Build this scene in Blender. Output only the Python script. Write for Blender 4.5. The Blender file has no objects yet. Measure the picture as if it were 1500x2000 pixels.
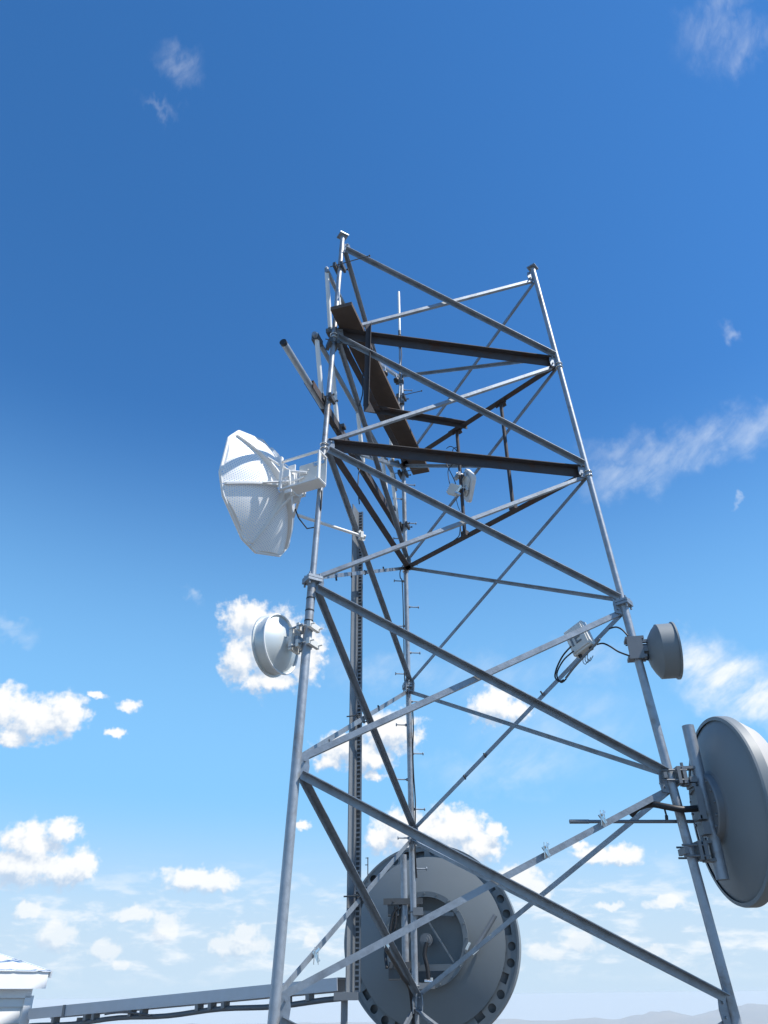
import bpy, bmesh, math, random
from mathutils import Vector, Matrix, noise
random.seed(7)
C = bpy.context.scene.collection
scn = bpy.context.scene
V = Vector
R = math.radians
TAU = math.tau

# ------------------------------------------------------------------ camera
cd = bpy.data.cameras.new('camera'); cam = bpy.data.objects.new('camera', cd); C.objects.link(cam)
cd.sensor_fit = 'VERTICAL'; cd.sensor_height = 36.0; cd.sensor_width = 27.0; cd.lens = 26.886
cd.clip_start = 0.05; cd.clip_end = 200000
cr, cu, cf = V((1.0, .0063, -.0099)), V((.0117, -.5346, .8450)), V((0, .8451, .5346))
cr.normalize(); cf = (cf - cr * cf.dot(cr)).normalized(); cu = cr.cross(cf)
cu = -cu if cu.z < 0 else cu
cam.matrix_world = Matrix(((cr.x, cu.x, -cf.x, 0), (cr.y, cu.y, -cf.y, 0), (cr.z, cu.z, -cf.z, 1.6), (0, 0, 0, 1)))
scn.camera = cam

# ------------------------------------------------------------------ light
SUN_EL, SUN_AZ = R(57), R(110)          # azimuth clockwise from +Y
sun_dir = V((math.cos(SUN_EL) * math.sin(SUN_AZ), math.cos(SUN_EL) * math.cos(SUN_AZ), math.sin(SUN_EL)))
sd = bpy.data.lights.new('sun', 'SUN'); sd.energy = 4.2; sd.angle = R(.53); sd.color = (1.0, .955, .88)
so = bpy.data.objects.new('sun', sd); C.objects.link(so)
so.rotation_euler = (-sun_dir).to_track_quat('-Z', 'Y').to_euler()
so.location = sun_dir * 60
scn.view_settings.view_transform = 'Standard'; scn.view_settings.look = 'None'
scn.view_settings.exposure = 0.55; scn.view_settings.gamma = 1
scn.cycles.max_bounces = 8; scn.cycles.transparent_max_bounces = 16
scn.cycles.volume_bounces = 1

# ------------------------------------------------------------------ sky
# clouds: azimuth, elevation, half-width, half-height in degrees
PUFF = [(-10.81, 23.98, 2.52, 1.56), (-11.4, 21.07, 1.57, 1.82), (-8.94, 21.93, 3.01, 2.96), (-6.53, 21.83, 1.81, 2.41), (-9.05, 19.73, 2.74, 0.8), (-27.02, 16.31, 1.9, 1.59), (-25.07, 15.88, 2.61, 1.48), (-23.09, 16.43, 1.61, 1.45), (-26.06, 14.63, 1.26, 0.69), (-18.96, 17.33, 0.92, 0.48), (-19.56, 15.58, 0.83, 0.3), (-21.26, 17.87, 0.69, 0.27), (-23.48, 8.33, 2.02, 1.37), (-21.77, 9.26, 1.19, 0.85), (-23.8, 7.08, 2.41, 1.34), (-21.28, 6.88, 1.79, 1.06), (-20.11, 7.28, 1.0, 1.19), (-13.23, 6.67, 2.07, 0.76), (-11.56, 6.57, 1.62, 0.74), (-22.67, 4.66, 1.0, 0.56), (-20.91, 3.36, 1.19, 0.89), (-17.92, 2.56, 0.91, 0.61), (-16.84, 1.74, 0.73, 0.33), (-14.43, 3.87, 0.83, 0.99), (-16.49, 4.55, 1.58, 0.52), (-9.35, 3.66, 0.92, 0.59), (-10.83, 2.74, 0.84, 0.57), (-9.61, 2.88, 1.96, 0.75), (-5.01, 3.15, 0.67, 0.53), (4.4, 9.64, 2.84, 1.71), (6.28, 8.62, 1.75, 1.29), (1.0, 9.7, 2.15, 1.45), (-0.55, 9.13, 1.0, 1.11), (7.45, 9.55, 0.91, 0.58), (8.67, 6.36, 2.02, 0.99), (3.27, 8.43, 3.17, 1.29), (9.96, 5.77, 1.0, 0.73), (8.21, 17.79, 2.05, 1.36), (9.77, 17.41, 1.13, 0.92), (0.27, 16.26, 2.53, 1.57), (-2.78, 15.15, 2.5, 1.13), (-4.27, 14.34, 1.28, 0.69), (-1.34, 14.52, 2.26, 1.05), (-0.97, 13.31, 0.89, 0.41), (14.09, 7.83, 1.58, 0.62), (15.68, 7.61, 1.68, 0.74), (13.01, 8.44, 0.67, 0.38), (-6.01, 10.05, 0.64, 0.39), (16.47, 2.13, 1.21, 0.44), (12.19, 2.78, 1.27, 0.57), (9.87, 2.25, 1.28, 0.57), (17.93, 4.91, 1.53, 0.4), (14.42, 4.74, 0.96, 0.29), (3.64, 2.06, 1.32, 0.57)]
WISP = [(23.16, 19.68, 2.3, 1.5, 1.5), (24.5, 18.11, 2.7, 1.6, 1.7), (26.4, 16.49, 2.8, 1.6, 1.7), (21.27, 20.83, 1.6, 0.95, 1.1), (21.38, 32.9, 3.54, 1.28, .62), (25.43, 33.91, 4.11, 1.31, .62), (30.3, 33.94, 3.79, 1.45, .7), (20.6, 34.92, 2.46, 1.07, .4), (40.01, 57.86, 2.93, 1.42, .5), (42.73, 55.76, 3.0, 1.18, .5), (42.13, 58.29, 2.43, 0.92, .5), (-26.42, 60.02, 2.4, .95, .5), (-27.12, 57.4, 2.0, 0.39, .35), (32.15, 40.4, 0.75, 0.57, .6), (-15.62, 25.34, 0.71, 0.44, .5), (28.99, 30.04, 0.42, 0.2, .5), (-27.91, 21.2, 1.31, 0.59, .5), (9.06, 13.55, 5.37, 1.37, .45), (15.61, 20.45, 2.22, 1.42, .5), (0.26, 20.59, 4.8, 1.11, .4), (7.79, 19.97, 4.64, 1.46, .35), (13.05, 16.07, 5.68, 2.08, .4)]

class NT:
    """small wrapper that wires shader nodes"""
    def __init__(s, tree): s.t = tree; s.n = tree.nodes; s.l = tree.links
    def new(s, typ, **kw):
        n = s.n.new(typ)
        for k, v in kw.items(): setattr(n, k, v)
        return n
    def put(s, sock, v):
        if isinstance(v, bpy.types.NodeSocket): s.l.new(v, sock)
        elif v is not None: sock.default_value = v
    def math(s, op, a, b=None, c=None, clamp=False):
        n = s.new('ShaderNodeMath', operation=op, use_clamp=clamp)
        for i, v in enumerate((a, b, c)):
            if v is not None: s.put(n.inputs[i], v)
        return n.outputs[0]
    def vec(s, op, a, b=None, scale=None):
        n = s.new('ShaderNodeVectorMath', operation=op)
        s.put(n.inputs[0], a)
        if b is not None: s.put(n.inputs[1], b)
        if scale is not None: s.put(n.inputs['Scale'], scale)
        return n.outputs['Value'] if op in ('LENGTH', 'DOT_PRODUCT', 'DISTANCE') else n.outputs['Vector']
    def noise(s, vec, scale, detail=4, rough=.55, out=0, dist=0):
        n = s.new('ShaderNodeTexNoise'); s.put(n.inputs['Vector'], vec)
        n.inputs['Scale'].default_value = scale; n.inputs['Detail'].default_value = detail
        n.inputs['Roughness'].default_value = rough; n.inputs['Distortion'].default_value = dist
        return n.outputs[out]
    def smooth(s, v, a, b, c=0., d=1.):
        n = s.new('ShaderNodeMapRange', interpolation_type='SMOOTHSTEP')
        s.put(n.inputs[0], v); s.put(n.inputs[1], a); s.put(n.inputs[2], b); s.put(n.inputs[3], c); s.put(n.inputs[4], d)
        return n.outputs[0]
    def mix(s, f, a, b, blend='MIX'):
        n = s.new('ShaderNodeMix', data_type='RGBA', blend_type=blend)
        s.put(n.inputs[0], f); s.put(n.inputs[6], a); s.put(n.inputs[7], b)
        return n.outputs[2]

def density_group():
    g = bpy.data.node_groups.new('cloud density', 'ShaderNodeTree')
    g.interface.new_socket('P', in_out='INPUT', socket_type='NodeSocketVector')
    g.interface.new_socket('Density', in_out='OUTPUT', socket_type='NodeSocketFloat')
    w = NT(g); i = w.new('NodeGroupInput'); o = w.new('NodeGroupOutput')
    P = i.outputs[0]
    w1 = w.vec('SUBTRACT', w.noise(P, .55, 3, .6, 1), (.5, .5, .5))
    w2 = w.vec('SUBTRACT', w.noise(P, 2.2, 4, .6, 1), (.5, .5, .5))
    Q = w.vec('ADD', w.vec('ADD', P, w.vec('SCALE', w1, scale=.9)), w.vec('SCALE', w2, scale=.5))
    acc = None
    for (a, e, rx, ry) in PUFF:
        d = w.vec('LENGTH', w.vec('MULTIPLY', w.vec('SUBTRACT', Q, (a, e, 0)), (1 / rx, 1 / ry, 0)))
        v = w.math('SUBTRACT', 1.0, d)
        acc = v if acc is None else w.math('SMOOTH_MAX', acc, v, .25)
    det = w.math('SUBTRACT', w.noise(P, 1.3, 6, .54), .5)
    w.put(o.inputs[0], w.math('MULTIPLY_ADD', det, 1.5, w.math('ADD', acc, .06)))
    return g

world = bpy.data.worlds.new('World'); scn.world = world; world.use_nodes = True
wt = world.node_tree; wt.nodes.clear(); w = NT(wt)
geo = w.new('ShaderNodeNewGeometry')
inc = w.vec('SCALE', geo.outputs['Incoming'], scale=-1.0) if False else w.new('ShaderNodeTexCoord').outputs['Generated']
sep = w.new('ShaderNodeSeparateXYZ'); w.put(sep.inputs[0], inc)
az = w.math('MULTIPLY', w.math('ARCTAN2', sep.outputs[0], sep.outputs[1]), 180 / math.pi)
el = w.math('MULTIPLY', w.math('ARCSINE', sep.outputs[2]), 180 / math.pi)
cmb = w.new('ShaderNodeCombineXYZ'); w.put(cmb.inputs[0], az); w.put(cmb.inputs[1], el)
P = cmb.outputs[0]
# the sky seen past the far plain carries on a little below eye level
cl = w.new('ShaderNodeCombineXYZ'); w.put(cl.inputs[0], sep.outputs[0]); w.put(cl.inputs[1], sep.outputs[1])
w.put(cl.inputs[2], w.math('MAXIMUM', sep.outputs[2], .004))
sky = w.new('ShaderNodeTexSky', sky_type='NISHITA', sun_disc=False)
sky.sun_elevation = SUN_EL; sky.sun_rotation = SUN_AZ; sky.altitude = 1800
sky.air_density = 1.1; sky.dust_density = .15; sky.ozone_density = 4.0
w.put(sky.inputs[0], cl.outputs[0])
SK = .135
hs = w.new('ShaderNodeHueSaturation'); hs.inputs['Saturation'].default_value = 1.24; hs.inputs['Value'].default_value = 1.02; w.put(hs.inputs['Color'], sky.outputs[0])
# pale haze layer low over the plain
skyc = w.mix(w.math('MULTIPLY', w.smooth(el, 40.0, 11.0), .86), hs.outputs[0], (1.4, 3.2, 5.2, 1))
skyc = w.mix(w.math('MULTIPLY', w.smooth(el, 12.5, 2.0), .96), skyc, (3.05, 3.9, 4.72, 1))
G = density_group()
def dens(vec):
    n = w.new('ShaderNodeGroup'); n.node_tree = G; w.put(n.inputs[0], vec); return n.outputs[0]
d0 = dens(P); d1 = dens(w.vec('ADD', P, (.35, .85, 0)))
alpha = w.smooth(d0, -.12, .50)
shade = w.smooth(w.math('SUBTRACT', d0, d1), -.62, .42)
lowfade = w.smooth(el, 0.0, 9.0)
alpha = w.math('MULTIPLY', alpha, w.math('MULTIPLY_ADD', lowfade, .55, .42))
# thin high wisps
str_ = w.vec('MULTIPLY', P, (.55, 1.0, 1.0))
rot = w.new('ShaderNodeVectorRotate', rotation_type='Z_AXIS'); w.put(rot.inputs['Vector'], P); rot.inputs['Angle'].default_value = R(-28)
stretched = w.vec('MULTIPLY', rot.outputs[0], (.42, 1.1, 1.0))
wn = w.noise(stretched, .75, 7, .6, dist=.25)
wn2 = w.noise(P, .35, 4, .6, dist=.4)
Qw = w.vec('ADD', P, w.vec('SCALE', w.vec('SUBTRACT', w.noise(P, .4, 4, .6, 1), (.5, .5, .5)), scale=4.5))
wacc = None
for (a, e, rx, ry, s) in WISP:
    d = w.vec('LENGTH', w.vec('MULTIPLY', w.vec('SUBTRACT', Qw, (a, e, 0)), (.62 / rx, .62 / ry, 0)))
    v = w.math('MULTIPLY', w.smooth(d, 1.0, 0.0), s)
    wacc = v if wacc is None else w.math('MAXIMUM', wacc, v)
wisp = w.math('MULTIPLY', w.math('MULTIPLY', wacc, w.smooth(wn, .12, .92)), w.smooth(el, 70.0, 20.0, .55, .92))
# small hazy cumulus rows towards the horizon
lowv = w.vec('MULTIPLY', P, (.36, 1.15, 1.0))
ln = w.noise(lowv, .85, 8, .6, dist=.2)
band = w.math('MULTIPLY', w.smooth(el, .2, 2.2), w.smooth(el, 8.5, 4.0))
low = w.math('MULTIPLY', w.smooth(ln, .46, .68), w.math('MULTIPLY', band, .85))
tot_soft = w.math('ADD', wisp, low, clamp=True)
white = (5.25, 5.25, 5.2, 1); greyc = (2.7, 3.35, 4.25, 1)
ccol = w.mix(shade, greyc, white)
mixed = w.mix(tot_soft, skyc, (4.7, 5.0, 5.3, 1))
mixed = w.mix(alpha, mixed, ccol)
bg = w.new('ShaderNodeBackground'); w.put(bg.inputs[0], mixed); bg.inputs[1].default_value = SK
ow = w.new('ShaderNodeOutputWorld'); w.put(ow.inputs[0], bg.outputs[0])

# ------------------------------------------------------------------ materials
MATS = {}
def mat(name, col, rough=.5, metal=0., var=.12, vscale=9., bump=.0, bscale=60., col2=None, cscale=None, thr=(.45, .6), spec=.5):
    """col varied by noise; col2 is a second real colour (rust, stain) laid on in patches"""
    m = bpy.data.materials.new(name); m.use_nodes = True
    t = NT(m.node_tree); b = m.node_tree.nodes['Principled BSDF']
    tc = t.new('ShaderNodeTexCoord').outputs['Object']
    n1 = t.noise(tc, vscale, 5, .6)
    k = t.math('MULTIPLY_ADD', n1, 2 * var, 1 - var)
    c = t.vec('SCALE', (col[0], col[1], col[2]), scale=k)
    if col2:
        f = t.smooth(t.noise(tc, cscale or 5, 6, .65, dist=.3), thr[0], thr[1])
        c = t.mix(f, c, (*col2, 1))
    t.put(b.inputs['Base Color'], c)
    b.inputs['Metallic'].default_value = metal
    t.put(b.inputs['Roughness'], t.math('MULTIPLY_ADD', n1, .2, rough - .1))
    b.inputs['Specular IOR Level'].default_value = spec
    if bump:
        bn = t.new('ShaderNodeBump'); bn.inputs['Strength'].default_value = bump; bn.inputs['Distance'].default_value = .004
        t.put(bn.inputs['Height'], t.noise(tc, bscale, 3, .5)); t.put(b.inputs['Normal'], bn.outputs[0])
    MATS[name] = m; return m

GALV = mat('galvanised_steel', (.285, .325, .37), .46, .5, .25, 30, .2, 70, (.20, .22, .245), 9, (.40, .75))
GALV_PIPE = mat('galvanised_pipe', (.34, .375, .415), .48, .5, .3, 26, .15, 60, (.20, .165, .135), 3.2, (.48, .70))
GALV_DULL = mat('dull_galvanised_tray', (.20, .215, .23), .55, .3, .15, 12, .1, 60)
RUST = mat('rusted_brown_steel', (.058, .053, .058), .72, .1, .35, 10, .4, 120, (.075, .038, .026), 7, (.52, .7))
WOOD = mat('weathered_dark_plank', (.085, .063, .052), .8, 0, .35, 3, .3, 40, (.12, .082, .058), 4, (.5, .68))
WHITE = mat('white_paint', (.80, .80, .79), .38, 0, .04, 6)
WHITE_GRP = mat('white_fibreglass', (.74, .74, .72), .35, 0, .05, 8)
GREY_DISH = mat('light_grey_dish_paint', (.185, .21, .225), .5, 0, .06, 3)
RADOME = mat('pale_radome_fabric', (.46, .44, .42), .6, 0, .06, 2)
ALU = mat('spun_aluminium', (.62, .66, .66), .40, .35, .05, 4)
BLACK = mat('black_rubber', (.018, .018, .02), .5, 0, .2, 20)
DKMETAL = mat('dark_clamp_steel', (.10, .105, .11), .5, .4, .25, 20)
SHINY = mat('bright_zinc_clamp', (.72, .72, .70), .22, .85, .15, 40)
SIDING = mat('white_vinyl_siding', (.74, .74, .72), .5, 0, .06, 3)
ROOFM = mat('pale_corrugated_roof_sheet', (.74, .76, .78), .5, 0, .08, 3)
CONC = mat('concrete', (.36, .34, .31), .85, 0, .15, 6, .4, 40)
UNIT = mat('off_white_radio_case', (.66, .66, .63), .5, 0, .06, 10)
GALV_BRIGHT = mat('veil_lightened_galvanised', (.46, .50, .545), .5, .3, .12, 12, .1, 60)  # paler galvanised for the bridge: lens veil glare painted into its base colour
SHEATH = mat('grey_cable_sheath', (.10, .115, .13), .5, 0, .2, 20)
GROUND = mat('mountain_gravel', (.11, .105, .095), .95, 0, .35, .6, .0)
HILL = mat('dry_mountain_scrub', (.14, .13, .10), .95, 0, .3, .0006, 0, 1, (.20, .165, .12), .0004)

def perforated():
    m = bpy.data.materials.new('perforated_white_panel'); m.use_nodes = True
    t = NT(m.node_tree); b = m.node_tree.nodes['Principled BSDF']
    b.inputs['Base Color'].default_value = (.85, .85, .84, 1); b.inputs['Roughness'].default_value = .4
    uv = t.new('ShaderNodeUVMap').outputs[0]
    s = t.new('ShaderNodeSeparateXYZ'); t.put(s.inputs[0], uv)
    # staggered round holes
    row = t.math('MULTIPLY', s.outputs[1], 66.0); rf = t.math('FLOOR', row)
    xo = t.math('MULTIPLY_ADD', s.outputs[0], 58.0, t.math('MULTIPLY', t.math('MODULO', rf, 2.0), .5))
    fx = t.math('SUBTRACT', t.math('FRACT', xo), .5); fy = t.math('SUBTRACT', t.math('FRACT', row), .5)
    d = t.math('SQRT', t.math('ADD', t.math('MULTIPLY', fx, fx), t.math('MULTIPLY', fy, fy)))
    hole = t.math('LESS_THAN', d, .165)
    tr = t.new('ShaderNodeBsdfTransparent'); mx = t.new('ShaderNodeMixShader')
    t.put(mx.inputs[0], hole); t.put(mx.inputs[1], b.outputs[0]); t.put(mx.inputs[2], tr.outputs[0])
    t.put(m.node_tree.nodes['Material Output'].inputs[0], mx.outputs[0])
    return m
PERF = perforated()

# ------------------------------------------------------------------ mesh helpers
def basis(d, up=V((0, 0, 1))):
    d = d.normalized()
    if abs(d.dot(up)) > .98: up = V((1, 0, 0))
    s = d.cross(up).normalized(); return d, s, s.cross(d).normalized()

class MB:
    def __init__(s): s.v = []; s.f = []; s.sm = []
    def face(s, pts, smooth=False):
        k = len(s.v); s.v += [V(p) for p in pts]; s.f.append(list(range(k, k + len(pts)))); s.sm.append(smooth)
    def box(s, c, ex, ey, ez, hx, hy, hz):
        c = V(c); ex, ey, ez = V(ex).normalized() * hx, V(ey).normalized() * hy, V(ez).normalized() * hz
        k = len(s.v)
        for a in (-1, 1):
            for b in (-1, 1):
                for d in (-1, 1): s.v.append(c + ex * a + ey * b + ez * d)
        for q in ((0, 1, 3, 2), (4, 6, 7, 5), (0, 4, 5, 1), (2, 3, 7, 6), (0, 2, 6, 4), (1, 5, 7, 3)):
            s.f.append([k + i for i in q]); s.sm.append(False)
        return s
    def bar(s, p, q, w, h, up=V((0, 0, 1))):
        p, q = V(p), V(q); d, a, b = basis(q - p, V(up))
        return s.box((p + q) / 2, d, a, b, (q - p).length / 2, w / 2, h / 2)
    def tube(s, pts, r, n=12, caps=True):
        pts = [V(p) for p in pts]; m = len(pts)
        rs = r if isinstance(r, (list, tuple)) else [r] * m
        k = len(s.v); prev = None
        for i, p in enumerate(pts):
            d = (pts[min(i + 1, m - 1)] - pts[max(i - 1, 0)]).normalized()
            if prev is None: _, a, b = basis(d)
            else:
                a = (prev - d * prev.dot(d)).normalized(); b = a.cross(d) * -1
            prev = a; b = d.cross(a)
            for j in range(n):
                t = TAU * j / n; s.v.append(p + (a * math.cos(t) + b * math.sin(t)) * rs[i])
        for i in range(m - 1):
            for j in range(n):
                j2 = (j + 1) % n
                s.f.append([k + i * n + j, k + i * n + j2, k + (i + 1) * n + j2, k + (i + 1) * n + j]); s.sm.append(True)
        if caps:
            s.face([s.v[k + j] for j in range(n)][::-1]); s.face([s.v[k + (m - 1) * n + j] for j in range(n)])
        return s
    def ring(s, o, axis, R_, r, n=64, m=8, up=V((0, 0, 1)), a0=0, a1=TAU):
        o = V(o); d, a, b = basis(V(axis), up); full = abs(a1 - a0 - TAU) < 1e-6
        pts = [o + (a * math.cos(a0 + (a1 - a0) * i / n) + b * math.sin(a0 + (a1 - a0) * i / n)) * R_ for i in range(n + 1)]
        k = len(s.v)
        for i in range(n + 1):
            t = a0 + (a1 - a0) * i / n; rad = a * math.cos(t) + b * math.sin(t)
            for j in range(m):
                q = TAU * j / m; s.v.append(pts[i] + (rad * math.cos(q) + d * math.sin(q)) * r)
        for i in range(n):
            for j in range(m):
                j2 = (j + 1) % m
                s.f.append([k + i * m + j, k + i * m + j2, k + (i + 1) * m + j2, k + (i + 1) * m + j]); s.sm.append(True)
        return s
    def lathe(s, o, axis, prof, n=72, up=V((0, 0, 1)), smooth=True, closed=False):
        """prof: (radius, distance along axis); sharp corners where a pair is doubled"""
        o = V(o); d, a, b = basis(V(axis), up)
        seq = prof + ([prof[0]] if closed else [])
        for i in range(len(seq) - 1):
            (r0, t0), (r1, t1) = seq[i], seq[i + 1]
            if (r0, t0) == (r1, t1): continue
            k = len(s.v)
            for (rr, tt) in ((r0, t0), (r1, t1)):
                for j in range(n):
                    q = TAU * j / n; s.v.append(o + d * tt + (a * math.cos(q) + b * math.sin(q)) * rr)
            for j in range(n):
                j2 = (j + 1) % n
                s.f.append([k + j, k + j2, k + n + j2, k + n + j]); s.sm.append(smooth)
        return s
    def curve(s, o, axis, prof, n=72, up=V((0, 0, 1))):
        """one smooth lathed surface (verts shared)"""
        o = V(o); d, a, b = basis(V(axis), up); k = len(s.v)
        for (rr, tt) in prof:
            for j in range(n):
                q = TAU * j / n; s.v.append(o + d * tt + (a * math.cos(q) + b * math.sin(q)) * rr)
        for i in range(len(prof) - 1):
            for j in range(n):
                j2 = (j + 1) % n
                s.f.append([k + i * n + j, k + i * n + j2, k + (i + 1) * n + j2, k + (i + 1) * n + j]); s.sm.append(True)
        return s
    def prism(s, pts, nrm, t):
        """flat polygon given thickness t along nrm (centred)"""
        nrm = V(nrm).normalized() * t / 2; pts = [V(p) for p in pts]; n = len(pts)
        s.face([p + nrm for p in pts]); s.face([p - nrm for p in pts][::-1])
        for i in range(n):
            a, b = pts[i], pts[(i + 1) % n]; s.face([a - nrm, b - nrm, b + nrm, a + nrm])
        return s
    def angle(s, p, q, n, w, t, off, top=True, out=True):
        """rolled steel angle: flat leg in the face plane (normal n), outstanding leg at its top or bottom edge"""
        p, q, n = V(p), V(q), V(n).normalized(); d = (q - p).normalized(); n = (n - d * n.dot(d)).normalized()
        u = n.cross(d).normalized()
        if u.z < 0: u = -u
        c = (p + q) / 2 + n * off; L = (q - p).length / 2
        s.box(c, d, u, n, L, w / 2, t / 2)
        e = 1 if top else -1; o_ = 1 if out else -1
        s.box(c + u * e * (w / 2 - t / 2) + n * o_ * (t / 2 + w / 2 + .0005), d, u, n, L, t / 2, w / 2)
        return s
    def build(s, name, m, parent=None, root=None):
        o0 = V((0, 0, 0))
        top = parent
        while top is not None and top.parent is not None: top = top.parent
        if top is not None: o0 = V(top.location)
        elif root is not None: o0 = V(root)
        me = bpy.data.meshes.new(name)
        me.from_pydata([tuple(v - o0) for v in s.v], [], s.f); me.update()
        bm = bmesh.new(); bm.from_mesh(me); bmesh.ops.recalc_face_normals(bm, faces=bm.faces); bm.to_mesh(me); bm.free()
        for p, sm in zip(me.polygons, s.sm): p.use_smooth = sm
        me.materials.append(m)
        o = bpy.data.objects.new(name, me); C.objects.link(o)
        if parent is not None: o.parent = parent
        elif root is not None: o.location = o0
        return o

def spline(pts, n=6):
    pts = [V(p) for p in pts]; out = []
    for i in range(len(pts) - 1):
        p0, p1, p2, p3 = pts[max(i - 1, 0)], pts[i], pts[i + 1], pts[min(i + 2, len(pts) - 1)]
        for k_ in range(n):
            s = k_ / n; out.append(.5 * ((2 * p1) + (p2 - p0) * s + (2 * p0 - 5 * p1 + 4 * p2 - p3) * s * s + (3 * p1 - p0 - 3 * p2 + p3) * s ** 3))
    return out + [pts[-1]]

def thing(name, loc, label, cat, group=None):
    o = bpy.data.objects.new(name, None); C.objects.link(o); o.location = loc; o.empty_display_size = .1
    return tag(o, label, cat, group)
def tag(o, label, cat, group=None):
    o['label'] = label; o['category'] = cat
    if group: o['group'] = group
    return o
def structure(o): o['kind'] = 'structure'; return o

# ------------------------------------------------------------------ ground and far mountains
def hgt(x, y):
    r = math.hypot(x, y - 5)
    h = 0.0
    if r > 6:
        h = -.10 * (r - 6) - .0006 * min(r - 6, 300) ** 2 * .6
        h = max(h, -900 - (r * r) / (2 * 6.37e6)) if r > 3000 or h < -900 else h
    if 3 < r < 3000:
        h += noise.noise(V((x * .03, y * .03, 0))) * min(r * .02, 40) * .5 + noise.noise(V((x * .4, y * .4, 3))) * .05
    return h
mb = MB(); NA = 96
rr = [0, 1.5, 3, 4.5, 6, 7.5, 9, 11, 14, 18, 24, 34, 50, 80, 130, 220, 400, 700, 1200, 2200, 4000, 7000, 11000, 16000, 23000, 31000, 38000, 44000]
k = []
for i, r in enumerate(rr):
    row = []
    for j in range(NA):
        t = TAU * j / NA; x, y = r * math.cos(t), 5 + r * math.sin(t)
        mb.v.append(V((x, y, hgt(x, y)))); row.append(len(mb.v) - 1)
    k.append(row)
for i in range(len(rr) - 1):
    for j in range(NA):
        j2 = (j + 1) % NA
        if i == 0: mb.f.append([k[0][j], k[1][j], k[1][j2]])
        else: mb.f.append([k[i][j], k[i + 1][j], k[i + 1][j2], k[i][j2]])
        mb.sm.append(True)
structure(mb.build('ground', GROUND))

def ridge_env(az):
    e = 0
    for c, wd, h in ((22, 4.5, 520), (16.5, 2.6, 330), (12.5, 2.2, 190), (8.0, 2.6, 190), (-4, 4, 150), (-11, 3.5, 170), (31, 5, 420), (-24, 6, 200)):
        e = max(e, h * math.exp(-((az - c) / wd) ** 2) + 0)
    return e
mb = MB(); NAZ, NR = 260, 26
for i in range(NR + 1):
    r = 27000 + (42500 - 27000) * i / NR
    for j in range(NAZ + 1):
        az_ = -48 + 96 * j / NAZ; t = R(az_); x, y = r * math.sin(t), r * math.cos(t)
        q = i / NR
        env = ridge_env(az_ + 3.0 * (q - .5)) * math.sin(math.pi * min(1, q * 1.15)) ** 1.2
        n_ = 0; f_ = 1; am = 1
        for o_ in range(5):
            n_ += am * (1 - abs(noise.noise(V((x * .00022 * f_, y * .00022 * f_, 7.3 + o_)))) * 2); f_ *= 2.1; am *= .5
        mb.v.append(V((x, y, -905 - r * r / (2 * 6.37e6) - 90 + env * (.55 + .42 * n_) + 70 * n_ * math.sin(math.pi * q))))
for i in range(NR):
    for j in range(NAZ):
        a = i * (NAZ + 1) + j; mb.f.append([a, a + 1, a + NAZ + 2, a + NAZ + 1]); mb.sm.append(True)
structure(mb.build('mountains', HILL))

# ------------------------------------------------------------------ lattice tower
ND = dict(
    A=[V((-.367, 4.734, 7.548)), V((-.407, 4.692, 6.37)), V((-.449, 4.649, 5.148)), V((-.490, 4.606, 3.957)), V((-.532, 4.563, 2.737)), V((-.572, 4.521, 1.552)), V((-.613, 4.479, .33))],
    B=[V((1.504, 5.107, 7.543)), V((1.573, 5.082, 6.392)), V((1.646, 5.055, 5.167)), V((1.718, 5.029, 3.959)), V((1.792, 5.002, 2.724)), V((1.865, 4.975, 1.516)), V((1.938, 4.949, .30))],
    C=[V((.215, 6.518, 7.568)), V((.211, 6.585, 6.368)), V((.206, 6.650, 5.189)), V((.202, 6.718, 3.963)), V((.198, 6.787, 2.720)), V((.194, 6.852, 1.550)), V((.190, 6.918, .35))])
TOPZ = dict(A=7.70, B=7.66, C=7.55)
def leg(L, z):
    a, b = ND[L][0], ND[L][5]; return a + (b - a) * ((z - a.z) / (b.z - a.z))
NRM = dict(AB=V((.196, -.981, 0)), AC=V((-.951, .31, 0)), BC=V((.738, .675, 0)))   # outward
nAC, nAB, nBC = NRM['AC'], NRM['AB'], NRM['BC']
uAC = V((.31, .951, 0))
tower = thing('lattice_tower', (.5, 5.5, 0), 'three legged galvanised lattice tower of pipe legs and crossed angle braces', 'tower')
for L in 'ABC':
    zt = TOPZ[L]
    r1, r2 = ((.0215 if L == 'A' else .0235), .029) if L != 'C' else (.0225, .025)
    m = MB(); m.tube([leg(L, zt), leg(L, 3.985)], r1, 18); m.tube([leg(L, 3.965), leg(L, 0.06)], r2, 18)
    # weld beads at the nodes
    lg = m.build('leg', GALV_PIPE, tower)
    m = MB(); yaw = {'A': .55, 'B': .9, 'C': .2}[L]; e1 = V((math.cos(yaw), math.sin(yaw), 0)); e2 = V((-e1.y, e1.x, 0)); ez = V((0, 0, 1))
    hw = .052 if L != 'C' else .048
    for dz in (-.011, .011):
        m.box(leg(L, 3.975 + dz), e1, e2, ez, hw, hw, .009)
    for a in (-1, 1):
        for b in (-1, 1):
            p = leg(L, 3.975) + e1 * a * hw * .72 + e2 * b * hw * .72
            m.tube([p - ez * .045, p + ez * .04], .007, 8)
    m.build('flange', GALV, lg)
    if L != 'C':
        m = MB(); m.box(leg(L, zt + .006), e1, e2, ez, .043, .043, .006)
        for a in (-1, 1):
            for b in (-1, 1):
                p = leg(L, zt) + e1 * a * .030 + e2 * b * .030; m.tube([p - ez * .008, p + ez * .022], .006, 8)
        m.build('cap_plate', GALV, lg)
    # bands on the lower leg
    if L == 'A':
        for z in (3.83, 3.74, 3.665): MB().tube([leg(L, z), leg(L, z + .009)], .0305, 18).build('strap', BLACK, lg)
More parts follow.
